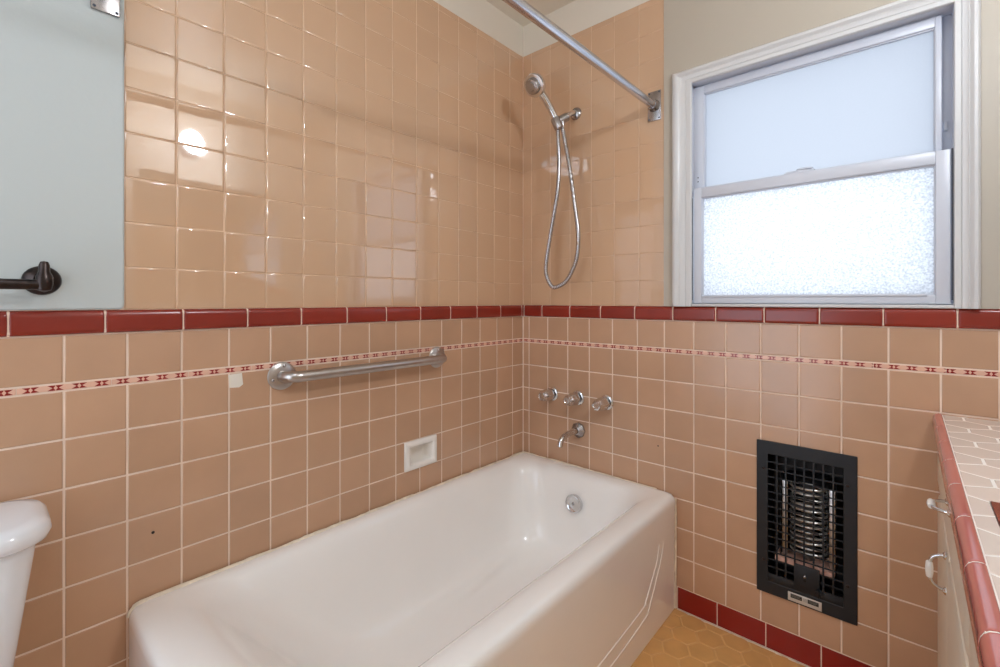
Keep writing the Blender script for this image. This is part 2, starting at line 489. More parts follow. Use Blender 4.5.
def liner(name, c0, c1, to3):
    bm = NB(); a = c1
    while a > c0:
        add_tile(bm, (max(a - 0.1536, c0), a, 0.9616, 0.9754), to3, 0.0012, 0.0, 0.001, 0.001); a -= 0.1536
    return tag(obj(name, bm, M['stripe'], smooth=False), kind='structure')
liner('trim_3', YF, 0.0, LEFT)
liner('trim_4', 0.0, XR, BACK)
def base(name, lines, c0, c1, to3):
    bm = NB(); ls = sorted([l for l in lines if c0 < l < c1] + [c0, c1])
    for p, q in zip(ls, ls[1:]): add_tile(bm, (p, q, 0.001, BASE_T), to3, 0.003, 0.002, 0.003, 0.0015)
    return tag(obj(name, bm, M['red_base'], smooth=False), kind='structure')
base('baseboard_left', [-0.1 - 0.153 * k for k in range(18)], YF, -1.53, LEFT)
base('baseboard_back', [0.883 + 0.153 * k for k in range(-1, 8)], 0.742, XR, BACK)
# dirty joint at the foot of the base tiles
bm = NB()
random.seed(3)
for k in range(40):
    x = 0.742 + 0.018 * k
    add_box(bm, x, x + 0.018, -0.0035 - random.random() * 0.004, 0.0, -0.001, 0.0012 + random.random() * 0.001)
tag(obj('trim_5', bm, M['caulk'], smooth=False), kind='structure')
random.seed(11)

# ------------------------------------------------------------------ window
wx0, wx1, wz0, wz1 = WIN
def add_frame(bm, x0, x1, z0, z1, wl_, wr_, wt_, wb_, y0, y1, bev=0.002):
    add_box(bm, x0, x0 + wl_, y0, y1, z0, z1, bev)
    add_box(bm, x1 - wr_, x1, y0, y1, z0, z1, bev)
    add_box(bm, x0 + wl_ - .001, x1 - wr_ + .001, y0, y1, z1 - wt_, z1, bev)
    add_box(bm, x0 + wl_ - .001, x1 - wr_ + .001, y0, y1, z0, z0 + wb_, bev)
def add_open_frame(bm, x0, x1, z0, z1, prof, closed_bottom=False):
    """mitred moulding run up the left side, over the top and down the right. prof: (offset outward from the opening, y)."""
    rings = []
    for (x, z, sx, sz) in ((x0, z0, -1, 0), (x0, z1, -1, 1), (x1, z1, 1, 1), (x1, z0, 1, 0)):
        rings.append([bm.verts.new((x + sx * o, y, z + sz * o)) for o, y in prof])
    n = len(prof)
    for A, B in zip(rings, rings[1:]):
        for k in range(n): bm.faces.new((A[k], A[(k + 1) % n], B[(k + 1) % n], B[k]))
    bm.faces.new(rings[0]); bm.faces.new(rings[-1])

win = tag(empty('window_1', ((wx0 + wx1) / 2, 0.05, wz0)), kind='structure')
# moulded wooden casing
cw = 0.072
prof = [(0.0, 0.0), (0.0, -0.009), (0.003, -0.012), (0.018, -0.012), (0.020, -0.0095), (0.022, -0.012), (0.034, -0.013), (0.039, -0.016),
        (0.041, -0.0145), (0.044, -0.017), (0.052, -0.022), (0.061, -0.022), (0.067, -0.018), (0.070, -0.010), (0.0705, 0.0)]
kx0, kx1, kz0, kz1 = CAS
bm = NB(); add_open_frame(bm, kx0, kx1, wz0 + 0.0005, kz1, prof)
for v in bm.verts:      # the head and the right-hand casing are narrower than the left
    if v.co.x > kx1: v.co.x = kx1 + (v.co.x - kx1) * 0.72
    if v.co.z > kz1: v.co.z = kz1 + (v.co.z - kz1) * 0.74
obj('casing', bm, M['trimpaint'], win, angle=35)
# wooden jamb lining the opening
bm = NB(); add_frame(bm, wx0, wx1, wz0, wz1, 0.003, 0.003, 0.003, 0.010, 0.0, 0.135, 0.001)
add_box(bm, kx0, kx1, -0.010, 0.004, wz0 + 0.0005, wz0 + 0.010, 0.002)
obj('jamb', bm, M['trimpaint'], win)
# vinyl main frame
fx0, fx1, fz0, fz1 = wx0 + 0.0035, wx1 - 0.0035, wz0 + 0.0105, wz1 - 0.0035
bm = NB(); add_frame(bm, fx0, fx1, fz0, fz1, 0.003, 0.006, 0.010, 0.006, 0.008, 0.09)
add_frame(bm, fx0, fx1, fz0, fz1, 0.014, 0.030, 0.014, 0.010, 0.062, 0.09)
obj('window_frame', bm, M['vinyl'], win)
bm = NB()
add_box(bm, kx0 - .002, kx0 + .0022, -0.001, 0.003, fz0 + .012, 1.535)
add_box(bm, 1.4795, 1.4830, -0.001, 0.003, fz0 + .012, 1.570)
obj('gasket', bm, M['gasket'], win)
# lower sash (room side)
lz0, lz1 = fz0 + 0.001, 1.571
bm = NB(); add_frame(bm, 0.7995, 1.479, lz0, lz1, 0.029, 0.031, 0.036, 0.026, 0.003, 0.034, 0.003)
ls = obj('lower_sash', bm, M['vinyl'], win)
bm = NB(); add_frame(bm, 0.828, 1.4485, lz0 + 0.025, lz1 - 0.035, 0.003, 0.003, 0.005, 0.005, 0.010, 0.026, 0.001)
add_box(bm, 0.845, 1.432, 0.000, 0.010, lz0 + 0.0225, lz0 + 0.0285, 0.001)
obj('glazing_bead', bm, M['vinyl'], ls)
bm = NB(); add_box(bm, 0.829, 1.4475, 0.020, 0.024, lz0 + 0.026, lz1 - 0.036)
obj('lower_pane', bm, M['pane_lo'], ls, False)
# sash lock on the meeting rail
bm = NB(); add_box(bm, 1.090, 1.170, 0.006, 0.030, lz1 - .0005, lz1 + 0.007, 0.002)
add_lathe(bm, [(0.0, 0.014), (0.008, 0.014), (0.011, 0.010), (0.011, 0.005)], (1.13, 0.020, lz1), (0, 0, 1), 16)
add_box(bm, 1.124, 1.165, 0.008, 0.018, lz1 + 0.009, lz1 + 0.014, 0.002)
obj('sash_lock', bm, M['vinyl'], ls)
# upper sash (outer track)
uz0, uz1 = 1.545, 1.956
bm = NB(); add_frame(bm, 0.7885, 1.4625, uz0, uz1, 0.038, 0.0145, 0.030, 0.030, 0.036, 0.060, 0.003)
us = obj('upper_sash', bm, M['vinyl'], win)
bm = NB(); add_frame(bm, 0.8255, 1.449, uz0 + 0.02, uz1 - 0.029, 0.003, 0.003, 0.004, 0.004, 0.042, 0.056, 0.001)
obj('glazing_bead', bm, M['vinyl'], us)
bm = NB(); add_box(bm, 0.826, 1.4485, 0.050, 0.054, uz0 + 0.022, uz1 - 0.029)
obj('upper_pane', bm, M['pane_up'], us, False)
bm = NB(); add_box(bm, 1.4665, 1.4745, 0.050, 0.063, 1.636, 1.660, 0.001)
obj('tilt_latch', bm, M['vinyl'], us)
for z in (1.602, 1.617):
    bm = NB(); add_lathe(bm, [(0.0025, 0.0), (0.0025, 0.0012)], (0.806, 0.0365, z), (0, -1, 0), 10); obj('screw', bm, M['gasket'], us)

# ------------------------------------------------------------------ bathtub
def rrect(x0, x1, y0, y1, r, nc=10, ns=10):
    """closed loop with a constant vertex count."""
    r = min(r, (x1 - x0) / 2 - .001, (y1 - y0) / 2 - .001)
    pts = []
    cs = [(x1 - r, y1 - r, 0), (x0 + r, y1 - r, PI / 2), (x0 + r, y0 + r, PI), (x1 - r, y0 + r, 1.5 * PI)]
    for i, (cx, cy, a0) in enumerate(cs):
        arc = [(cx + r * math.cos(a0 + PI / 2 * k / nc), cy + r * math.sin(a0 + PI / 2 * k / nc)) for k in range(nc + 1)]
        pts += arc
        nx, ny, na = cs[(i + 1) % 4]
        e = (nx + r * math.cos(na), ny + r * math.sin(na))
        s = arc[-1]
        for k in range(1, ns): pts.append((s[0] + (e[0] - s[0]) * k / ns, s[1] + (e[1] - s[1]) * k / ns))
    return pts
tub = tag(empty('bathtub', (0.37, -0.755, 0.0)), 'white porcelain enamel bathtub with raised ridges on its apron, set into the tiled corner', 'bathtub')
loops = [
    (0.004, 0.735, -1.504, -0.004, 0.008, 0.002), (0.004, 0.735, -1.504, -0.004, 0.008, 0.020), (0.004, 0.736, -1.506, -0.004, 0.014, 0.20), (0.004, 0.738, -1.507, -0.004, 0.016, 0.36),
    (0.004, 0.741, -1.508, -0.004, 0.020, 0.400), (0.004, 0.7405, -1.507, -0.004, 0.020, 0.412), (0.004, 0.737, -1.504, -0.004, 0.022, 0.4225),
    (0.004, 0.730, -1.498, -0.004, 0.024, 0.4295), (0.012, 0.718, -1.484, -0.012, 0.030, 0.4330), (0.030, 0.696, -1.455, -0.032, 0.045, 0.433),
    (0.038, 0.678, -1.425, -0.046, 0.065, 0.4315), (0.046, 0.663, -1.400, -0.058, 0.085, 0.427), (0.054, 0.650, -1.380, -0.068, 0.10, 0.418), (0.061, 0.640, -1.362, -0.076, 0.112, 0.404),
    (0.068, 0.632, -1.342, -0.083, 0.12, 0.384), (0.076, 0.625, -1.310, -0.090, 0.126, 0.350), (0.088, 0.614, -1.250, -0.099, 0.13, 0.28), (0.102, 0.602, -1.180, -0.110, 0.13, 0.20),
    (0.118, 0.588, -1.105, -0.124, 0.13, 0.145), (0.140, 0.568, -1.045, -0.146, 0.12, 0.112), (0.172, 0.538, -0.98, -0.178, 0.11, 0.093), (0.215, 0.50, -0.90, -0.225, 0.10, 0.085),
    (0.27, 0.44, -0.80, -0.30, 0.08, 0.082)]
bm = NB()
rings = [[bm.verts.new((x, y, L[5])) for x, y in rrect(*L[:5])] for L in loops]
for A, B in zip(rings, rings[1:]):
    n = len(A)
    for k in range(n): bm.faces.new((A[k], A[(k + 1) % n], B[(k + 1) % n], B[k]))
bm.faces.new(rings[-1])
bm.faces.new(rings[0])
shell = obj('tub_shell', bm, M['enamel'], tub, angle=75)
def apron_x(z): return 0.735 + max(0, z - 0.02) / 0.34 * 0.003
for pl in ([(-0.152, .318), (-0.158, .292), (-.168, .268), (-.185, .235), (-.268, .148), (-.282, .140), (-.574, .123), (-.9, .118), (-1.20, .122), (-1.26, .142), (-1.34, .23), (-1.365, .318)],
           [(-0.118, .318), (-0.122, .280), (-.138, .245), (-.165, .205), (-.240, .112), (-.256, .100), (-.497, .079), (-.9, .072), (-1.22, .078), (-1.285, .10), (-1.375, .22), (-1.40, .318)]):
    bm = NB(); pts = catmull([(apron_x(z) - 0.0022, y, z) for y, z in pl], 6)
    n = len(pts)
    rads = [0.0042 * min(1, 0.25 + min(i, n - 1 - i) / 9) for i in range(n)]
    add_tube(bm, pts, rads, 10)
    obj('apron_ridge', bm, M['enamel'], tub)
# overflow plate on the drain end
o_n = Vector((0, -1, 0.14)).normalized(); o_c = Vector((0.352, -0.0945, 0.314))
bm = NB(); add_lathe(bm, [(0.037, -0.010), (0.037, 0.014), (0.035, 0.0175), (0.031, 0.018), (0.028, 0.0160), (0.0, 0.0155)], o_c, o_n, 36)
ov = obj('overflow_plate', bm, M['chrome'], tub)
bm = NB(); add_lathe(bm, [(0.006, 0.012), (0.006, 0.0170), (0.004, 0.0185), (0, 0.0187)], o_c, o_n, 14); obj('screw', bm, M['chrome_dull'], ov)
# lumpy caulk bead where the rim meets the tiles
random.seed(5)
bm = NB()
pts = [(0.0095, -1.505, 0.408), (0.0095, -1.497, 0.424)] + [(0.0095, -1.482 + 0.0527 * k, 0.431 + random.uniform(-0.002, 0.002)) for k in range(29)]
add_tube(bm, catmull(pts, 3), [0.0055 + random.uniform(0, 0.002) for _ in range(91)], 8)
pts = [(0.010 + 0.0468 * k, -0.0085, 0.431 + random.uniform(-0.002, 0.002)) for k in range(15)]
add_tube(bm, catmull(pts, 3), [0.004 + random.uniform(0, 0.002) for _ in range(43)], 8)
pts = [(0.737, -0.0065, 0.415), (0.738, -0.0065, 0.30), (0.737, -0.0065, 0.1), (0.736, -0.0065, 0.004)]
add_tube(bm, catmull(pts, 6), 0.0045, 8)
obj('caulk_bead', bm, M['caulk'], tub)
# pale caulk up the tiled corner
bm = NB(); pts = [(0.001 + random.uniform(-.0006, .0006), -0.001, 0.436 + 0.036 * k) for k in range(19)]
add_tube(bm, catmull(pts, 2), [0.0025 + random.uniform(0, .0012) for _ in range(37)], 8)
tag(obj('trim_6', bm, M['grout_lo']), kind='structure')

# ------------------------------------------------------------------ soap dish
sd = tag(empty('soap_dish', (0.0, -0.626, 0.528)), 'white ceramic soap dish recessed in the tiled wall above the tub', 'soap dish')
y0, y1, z0, z1 = -0.702, -0.549, 0.5250, 0.6335
bm = NB()
def rloop(i, x, r): return [bm.verts.new((x, a, b)) for a, b in rrect(y0 + i, y1 - i, z0 + i, z1 - i, r, 4, 3)]
rg = [rloop(0.0, 0.0, 0.003), rloop(0.0005, 0.006, 0.003), rloop(0.003, 0.009, 0.004), rloop(0.019, 0.010, 0.004), rloop(0.022, 0.007, 0.004), rloop(0.023, -0.010, 0.005), rloop(0.026, -0.038, 0.006), rloop(0.032, -0.045, 0.006)]
for A, B in zip(rg, rg[1:]):
    for k in range(len(A)): bm.faces.new((A[k], A[(k + 1) % len(A)], B[(k + 1) % len(A)], B[k]))
bm.faces.new(rg[-1])
obj('dish', bm, M['ceramic'], sd, angle=55)
bm = NB(); add_box(bm, -0.052, -0.0465, y0 + 0.005, y1 - 0.005, z0 + 0.005, z1 - 0.005)
obj('back_plate', bm, M['ceramic'], sd)

# ------------------------------------------------------------------ grab bar
gb = tag(empty('grab_bar', (0.0, -0.845, 0.935)), 'brushed steel grab bar on two round flanges across the tub wall', 'grab bar')
gy0, gy1, gz = -1.146, -0.544, 0.936
for y in (gy0, gy1):
    bm = NB(); add_lathe(bm, [(0.041, 0.0), (0.041, 0.003), (0.0385, 0.0055), (0.024, 0.0072), (0.0175, 0.009), (0.0, 0.009)], (0, y, gz), (1, 0, 0), 36)
    fl = obj('flange', bm, M['steel'], gb)
    for a in (80, 200, 320):
        bm = NB(); add_lathe(bm, [(0.0048, 0.005), (0.0048, 0.0080), (0.0025, 0.0098), (0, 0.010)], (0, y + 0.030 * math.cos(math.radians(a)), gz + 0.030 * math.sin(math.radians(a))), (1, 0, 0), 12)
        obj('screw', bm, M['chrome_dull'], fl)
bm = NB()
pts = [(0.004, gy0, gz), (0.022, gy0, gz)]
for k in range(1, 9):
    a = PI / 2 * k / 8; pts.append((0.022 + 0.034 * math.sin(a), gy0 + 0.034 * (1 - math.cos(a)), gz))
q = [(0.022 + 0.034 * math.cos(PI / 2 * k / 8), gy1 - 0.034 * (1 - math.sin(PI / 2 * k / 8)), gz) for k in range(0, 9)]
pts += q + [(0.004, gy1, gz)]
add_tube(bm, pts, 0.0165, 20); obj('bar', bm, M['steel'], gb)

# ------------------------------------------------------------------ towel bar on the white wall
tb = tag(empty('towel_bar', (0.0, -1.86, 1.206)), 'dark tarnished metal towel bar on the white plaster wall', 'towel bar')
tz = 1.202
for y in (-1.652, -2.10):
    bm = NB(); add_lathe(bm, [(0.031, 0.0045), (0.031, 0.008), (0.028, 0.014), (0.021, 0.019), (0.014, 0.024), (0.011, 0.040), (0.012, 0.052), (0.016, 0.058)], (0, y, tz), (1, 0, 0), 32)
    po = obj('post', bm, M['bronze'], tb)
    bm = NB(); add_lathe(bm, [(0.0, -0.022), (0.011, -0.017), (0.0135, -0.006), (0.0135, 0.010), (0.009, 0.020), (0.0085, 0.034), (0.006, 0.041), (0, 0.043)], (0.062, y, tz - 0.004), (0, 0, 1), 20)
    obj('finial', bm, M['bronze'], po)
bm = NB(); add_tube(bm, [(0.062, -1.652, tz - 0.010), (0.062, -2.10, tz - 0.010)], 0.0105, 16); obj('rod', bm, M['bronze'], tb)

# ------------------------------------------------------------------ shower curtain rod (turns the corner at the tub foot)
cr = tag(empty('shower_curtain_rod', (0.664, 0.0, 1.914)), 'chrome shower curtain rod with square flange beside the window', 'curtain rod')
zr0, sl = 1.914, 0.0235
bm = NB()
ye = -1.548
pts = [(0.655, -0.004, zr0), (0.664, -0.5, zr0 - 0.0112), (0.670, -1.0, zr0 - 0.0215), (0.674, ye + 0.12, zr0 - 0.0335)]
for k in range(1, 9):
    a = PI / 2 * k / 8; pts.append((0.674 - 0.12 * (1 - math.cos(a)), ye + 0.12 * (1 - math.sin(a)), zr0 - 0.0345))
pts += [(0.3, ye, zr0 - 0.035), (0.006, ye, zr0 - 0.035)]
add_tube(bm, pts, 0.0148, 20); obj('rod', bm, M['rodmetal'], cr)
def rod_flange(c, axis):
    bm = NB()
    if axis == 'y': add_box(bm, c[0] - 0.026, c[0] + 0.026, -0.007, -0.0005, c[2] - 0.057, c[2] + 0.057, 0.002, 2)
    else: add_box(bm, 0.0045, 0.011, c[1] - 0.026, c[1] + 0.026, c[2] - 0.057, c[2] + 0.057, 0.002, 2)
    ax = (0, -1, 0) if axis == 'y' else (1, 0, 0)
    o_ = Vector(c) if axis == 'y' else Vector((0.0045, c[1], c[2]))
    add_lathe(bm, [(0.024, 0.005), (0.022, 0.012), (0.0185, 0.018), (0.0180, 0.028), (0.0145, 0.028)], o_, ax, 28)
    fl = obj('flange', bm, M['chrome_dull'], cr)
    for s in (-1, 1):
        for t in (-1, 1):
            bm = NB()
            p = Vector((c[0] + s * 0.020, 0, c[2] + t * 0.050)) if axis == 'y' else Vector((0.004, c[1] + s * 0.020, c[2] + t * 0.050))
            add_lathe(bm, [(0.0032, 0.006), (0.0032, 0.0078), (0, 0.008)], p, ax, 10); obj('screw', bm, M['gasket'], fl)
rod_flange((0.655, 0.0, zr0), 'y')
rod_flange((0.0, ye, zr0 - 0.035), 'x')

# ------------------------------------------------------------------ shower arm and hand shower
sa = tag(empty('shower_pipe', (0.298, 0.0, 1.981)), 'short chrome shower pipe with swivel holder on the tiled wall', 'shower pipe')
bm = NB(); add_lathe(bm, [(0.027, 0.0), (0.027, 0.003), (0.023, 0.008), (0.014, 0.012), (0.010, 0.013)], (0.298, 0, 1.981), (0, -1, 0), 28)
obj('escutcheon', bm, M['chrome_dull'], sa)
bm = NB(); add_tube(bm, catmull([(0.298, 0.0, 1.981), (0.296, -0.030, 1.976), (0.290, -0.060, 1.956), (0.280, -0.085, 1.933)], 6), 0.0115, 16)
obj('arm', bm, M['chrome'], sa)
bm = NB(); add_lathe(bm, [(0.014, -0.030), (0.0190, -0.026), (0.0190, 0.016), (0.015, 0.020)], (0.281, -0.084, 1.936), (-0.55, -0.8, -0.6), 18)
add_lathe(bm, [(0.0165, -0.030), (0.0205, -0.026), (0.0215, 0.018), (0.0190, 0.022)], (0.268, -0.103, 1.920), (-0.27, -0.25, 0.9), 20)
add_lathe(bm, [(0.010, 0.0), (0.010, 0.020), (0.0075, 0.024), (0.0075, 0.040)], (0.286, -0.088, 1.930), (0.1, -0.1, -1), 14)
obj('holder', bm, M['chrome_dull'], sa)

hs_ = tag(empty('hand_shower', (0.268, -0.103, 1.90)), 'chrome hand shower with round head and flexible hose hanging in a loop', 'hand shower')
hc = Vector((0.236, -0.213, 2.053)); hd = Vector((0.02, -0.89, -0.56)).normalized()
bm = NB(); add_lathe(bm, [(0.0, -0.026), (0.022, -0.023), (0.037, -0.014), (0.0465, -0.002), (0.0475, 0.010), (0.0445, 0.017), (0.039, 0.018), (0.0, 0.018)], hc, hd, 40)
hd_o = obj('head', bm, M['chrome'], hs_)
bm = NB(); add_lathe(bm, [(0.033, 0.017), (0.032, 0.027), (0.027, 0.034), (0.018, 0.035), (0.016, 0.039), (0.0, 0.040)], hc, hd, 36)
obj('spray_face', bm, M['chrome_dull'], hd_o)
bm = NB()
add_tube(bm, catmull([(0.272, -0.098, 1.893), (0.268, -0.106, 1.925), (0.258, -0.132, 1.970), (0.248, -0.165, 2.010), (0.240, -0.194, 2.038)], 6),
         [0.0130 + 0.003 * min(1, i / 18) for i in range(25)], 16)
obj('handle', bm, M['chrome'], hs_)
bm = NB()
yh = -0.09
hz = [(0.271, -0.101, 1.897), (0.2695, -0.098, 1.860), (0.2690, yh, 1.745), (0.2600, yh, 1.620), (0.2270, yh, 1.460), (0.2005, yh, 1.315), (0.2060, yh, 1.262), (0.2310, yh, 1.222), (0.2590, yh, 1.219), (0.303, yh, 1.240), (0.3360, yh, 1.285),
      (0.3590, yh, 1.345), (0.3650, yh, 1.440), (0.3480, yh, 1.560), (0.3230, yh, 1.720), (0.3040, yh, 1.815), (0.2900, -0.092, 1.893)]
hp = catmull(hz, 26)
# corrugated metal hose
dist = 0; rads = []
for i, p in enumerate(hp):
    if i: dist += (p - hp[i - 1]).length
    rads.append(0.0086 + 0.0008 * math.sin(dist / 0.0085 * 2 * PI))
add_tube(bm, hp, rads, 12); obj('hose', bm, M['chrome_dull'], hs_)

# ------------------------------------------------------------------ taps and spout
for x, lab in ((0.172, 'chrome shower tap handle nearest the tiled corner'), (0.308, 'middle one of the three chrome shower tap handles'), (0.447, 'chrome shower tap handle farthest from the tiled corner')):
    z = 0.733
    t = tag(empty('tap_handle', (x, 0, z)), lab, 'tap handle', 'shower tap handles above the tub spout')
    bm = NB(); add_lathe(bm, [(0.031, 0.0), (0.031, 0.003), (0.028, 0.006), (0.022, 0.007)], (x, 0, z), (0, -1, 0), 32)
    obj('escutcheon', bm, M['chrome'], t)
    bm = NB(); add_lathe(bm, [(0.020, 0.006), (0.0205, 0.019), (0.013, 0.020)], (x, 0, z), (0, -1, 0), 28)
    obj('gap_ring', bm, M['black'], t)  # black ring puts the dark gap behind the knob into colour
    bm = NB(); add_lathe(bm, [(0.012, 0.016), (0.023, 0.018), (0.0262, 0.023), (0.0265, 0.038), (0.0245, 0.060), (0.0215, 0.082), (0.0185, 0.088), (0.0125, 0.0885), (0.011, 0.0865), (0, 0.0865)],
                         (x, 0, z), (0, -1, 0), 48, lambda a, h: 1 + (0.055 * math.cos(6 * a) if 0.012 < h < 0.0882 else 0))
    obj('knob', bm, M['chrome'], t)
sp = tag(empty('tub_spout', (0.311, 0, 0.592)), 'short curved chrome tub spout below the tap handles', 'spout')
bm = NB(); add_lathe(bm, [(0.033, 0.0), (0.033, 0.004), (0.029, 0.009), (0.021, 0.014), (0.017, 0.020), (0.0135, 0.022)], (0.311, 0, 0.592), (0, -1, 0), 48, lambda a, h: 1 + 0.035 * math.cos(8 * a) if h < 0.012 else 1)
obj('flange', bm, M['chrome_dull'], sp)
bm = NB(); add_tube(bm, catmull([(0.311, -0.005, 0.592), (0.311, -0.055, 0.594), (0.311, -0.105, 0.590), (0.311, -0.134, 0.578), (0.311, -0.145, 0.552)], 6), [0.0135 - 0.002 * i / 24 for i in range(25)], 18, False)
# hollow mouth
add_tube(bm, [(0.311, -0.1445, 0.554), (0.311, -0.1455, 0.551)], [0.0115, 0.0122], 18)
obj('spout_tube', bm, M['chrome'], sp)

# ------------------------------------------------------------------ wall heater
ht = tag(empty('wall_heater', (1.144, 0, 0.19)), 'black electric wall heater with square grille and wire coil set into the tiled wall', 'wall heater')
hx0, hx1, hz0, hz1 = 1.010, 1.279, 0.188, 0.693
ox0, ox1, oz0, oz1 = 1.044, 1.245, 0.230, 0.650
bm = NB(); add_slab(bm, 'y', -0.006, -0.0003, hx0, hx1, hz0, hz1, [(ox0, ox1, oz0, oz1)])
fp = obj('faceplate', bm, M['black'], ht, False)
bv = fp.modifiers.new('bevel', 'BEVEL'); bv.width = 0.0022; bv.segments = 2; bv.limit_method = 'ANGLE'
bm = NB()
nx, nz = 8, 17
for i in range(1, nx):
    x = ox0 + (ox1 - ox0) * i / nx; add_box(bm, x - 0.0023, x + 0.0023, -0.0048, -0.0010, oz0, oz1)
for j in range(1, nz):
    z = oz0 + (oz1 - oz0) * j / nz; add_box(bm, ox0, ox1, -0.0042, -0.0016, z - 0.0020, z + 0.0020)
obj('grille', bm, M['black'], ht, False)
# control plate closing the lower middle cells, with its switch hole
cx0, cx1 = ox0 + (ox1 - ox0) * 3 / 8, ox0 + (ox1 - ox0) * 5 / 8 + 0.016
bm = NB(); add_box(bm, cx0 - .001, cx1, -0.0055, -0.0012, oz0 - 0.001, oz0 + (oz1 - oz0) * 3.5 / nz, 0.001)
add_box(bm, ox0, cx0, -0.0052, -0.0012, oz0 - 0.001, oz0 + (oz1 - oz0) * 1.0 / nz, 0.0006)
add_box(bm, cx1, ox1, -0.0052, -0.0012, oz0 - 0.001, oz0 + (oz1 - oz0) * 0.9 / nz, 0.0006)
cp = obj('control_plate', bm, M['black'], ht)
bm = NB(); add_lathe(bm, [(0.0045, 0.0), (0.0045, 0.003), (0.003, 0.0045), (0, 0.005)], (1.1465, -0.0052, 0.283), (0, -1, 0), 14); obj('switch_stem', bm, M['chrome_dull'], cp)
bm = NB(); add_lathe(bm, [(0.004, 0.0), (0.004, 0.0006)], (1.1465, -0.0052, 0.270), (0, -1, 0), 12); obj('keyhole', bm, M['dark'], cp)
bm = NB(); add_box(bm, cx1 - 0.012, cx1 + 0.010, -0.0085, -0.004, 0.246, 0.252, 0.001); add_lathe(bm, [(0.007, 0), (0.006, 0.008), (0, 0.009)], (cx1 - 0.004, -0.005, 0.249), (0, -1, 0), 14)
obj('thermostat_lever', bm, M['niche'], cp)
for x, z in ((1.031, 0.601), (1.256, 0.601), (1.031, 0.298), (1.256, 0.298)):
    bm = NB(); add_lathe(bm, [(0.0048, 0.0055), (0.0045, 0.0075), (0.0025, 0.009), (0, 0.0092)], (x, 0, z), (0, -1, 0), 14); obj('screw', bm, M['bronze'], fp)
bm = NB(); add_box(bm, 1.101, 1.191, -0.0072, -0.0058, 0.193, 0.220, 0.0004)
npl = obj('nameplate', bm, M['plate'], ht)
bm = NB()
add_box(bm, 1.1085, 1.1395, -0.0077, -0.0070, 0.2035, 0.2160); add_box(bm, 1.1545, 1.1835, -0.0077, -0.0070, 0.2035, 0.2160)
obj('printed_panels', bm, M['platedark'], npl, False)
bm = NB()
for k, z in enumerate((0.2135, 0.2105, 0.2075)):
    add_box(bm, 1.1105, 1.1365 - 0.003 * (k % 2), -0.0080, -0.0075, z - 0.0007, z + 0.0007); add_box(bm, 1.1570, 1.1810 - 0.004 * (k == 2), -0.0080, -0.0075, z - 0.0007, z + 0.0007)
for k in range(4): add_box(bm, 1.1415, 1.1525, -0.0077, -0.0070, 0.2045 + 0.003 * k, 0.2053 + 0.003 * k)
obj('worn_print', bm, M['platebar'], npl, False)
# sheet-metal box behind
bx0, bx1, bz0, bz1, bd = 1.036, 1.252, 0.206, 0.674, 0.115
bm = NB()
add_box(bm, bx0, bx0 + 0.002, 0.0005, bd, bz0, bz1); add_box(bm, bx1 - 0.002, bx1, 0.0005, bd, bz0, bz1)
add_box(bm, bx0, bx1, 0.0005, bd, bz0, bz0 + 0.002); add_box(bm, bx0, bx1, 0.0005, bd, bz1 - 0.002, bz1)
add_box(bm, bx0, bx1, bd - 0.002, bd, bz0, bz1)
obj('housing', bm, M['niche'], ht, False)
# curved polished reflector, the dark behind the coil put into its colour
cxm = 1.150
bm = NB(); rows = []
for z in (0.290, 0.585):
    rows.append([bm.verts.new((cxm + 0.076 * math.sin(t), 0.030 + 0.068 * math.cos(t), z)) for t in [math.radians(-95 + 190 * k / 24) for k in range(25)]])
for k in range(24): bm.faces.new((rows[0][k], rows[0][k + 1], rows[1][k + 1], rows[1][k]))
obj('reflector', bm, M['niche'], ht).modifiers.new('thick', 'SOLIDIFY').thickness = 0.0015
for x in (1.086, 1.214):
    bm = NB(); add_box(bm, x - 0.008, x + 0.008, 0.030, 0.034, 0.318, 0.565, 0.001); obj('reflector_edge', bm, M['steel'], ht)
bm = NB(); add_box(bm, 1.062, 1.222, 0.004, bd - 0.004, 0.300, 0.318, 0.003); obj('ceramic_base', bm, M['firebrick'], ht)
bm = NB(); add_lathe(bm, [(0.016, 0.318), (0.016, 0.545), (0.012, 0.55)], (cxm, 0.052, 0), (0, 0, 1), 20); obj('ceramic_core', bm, M['core'], ht)
bm = NB(); n = 13
pts = [(cxm + 0.051 * math.cos(2 * PI * k / 28), 0.054 + 0.040 * math.sin(2 * PI * k / 28), 0.335 + 0.0172 * k / 28) for k in range(28 * n)]
add_tube(bm, pts, 0.0036, 8); obj('heating_coil', bm, M['coil'], ht)

# ------------------------------------------------------------------ toilet (only the tank corner shows)
to = tag(empty('toilet', (0.30, -1.91, 0.0)), 'white porcelain toilet tank with rounded lid beside the foot of the tub', 'toilet')
def loft(bm, L, cap=True):
    rings = [[bm.verts.new((x, y, q[5])) for x, y in rrect(*q[:5], 8, 6)] for q in L]
    for A, B in zip(rings, rings[1:]):
        for k in range(len(A)): bm.faces.new((A[k], A[(k + 1) % len(A)], B[(k + 1) % len(A)], B[k]))
    if cap: bm.faces.new(rings[0]); bm.faces.new(rings[-1])
bm = NB(); loft(bm, [(0.025, 0.165, -2.115, -1.728, 0.03, 0.40), (0.022, 0.185, -2.130, -1.705, 0.04, 0.43), (0.020, 0.195, -2.145, -1.693, 0.045, 0.52), (0.018, 0.205, -2.165, -1.670, 0.045, 0.70), (0.018, 0.205, -2.165, -1.670, 0.045, 0.712)])
obj('tank', bm, M['china'], to, angle=50)
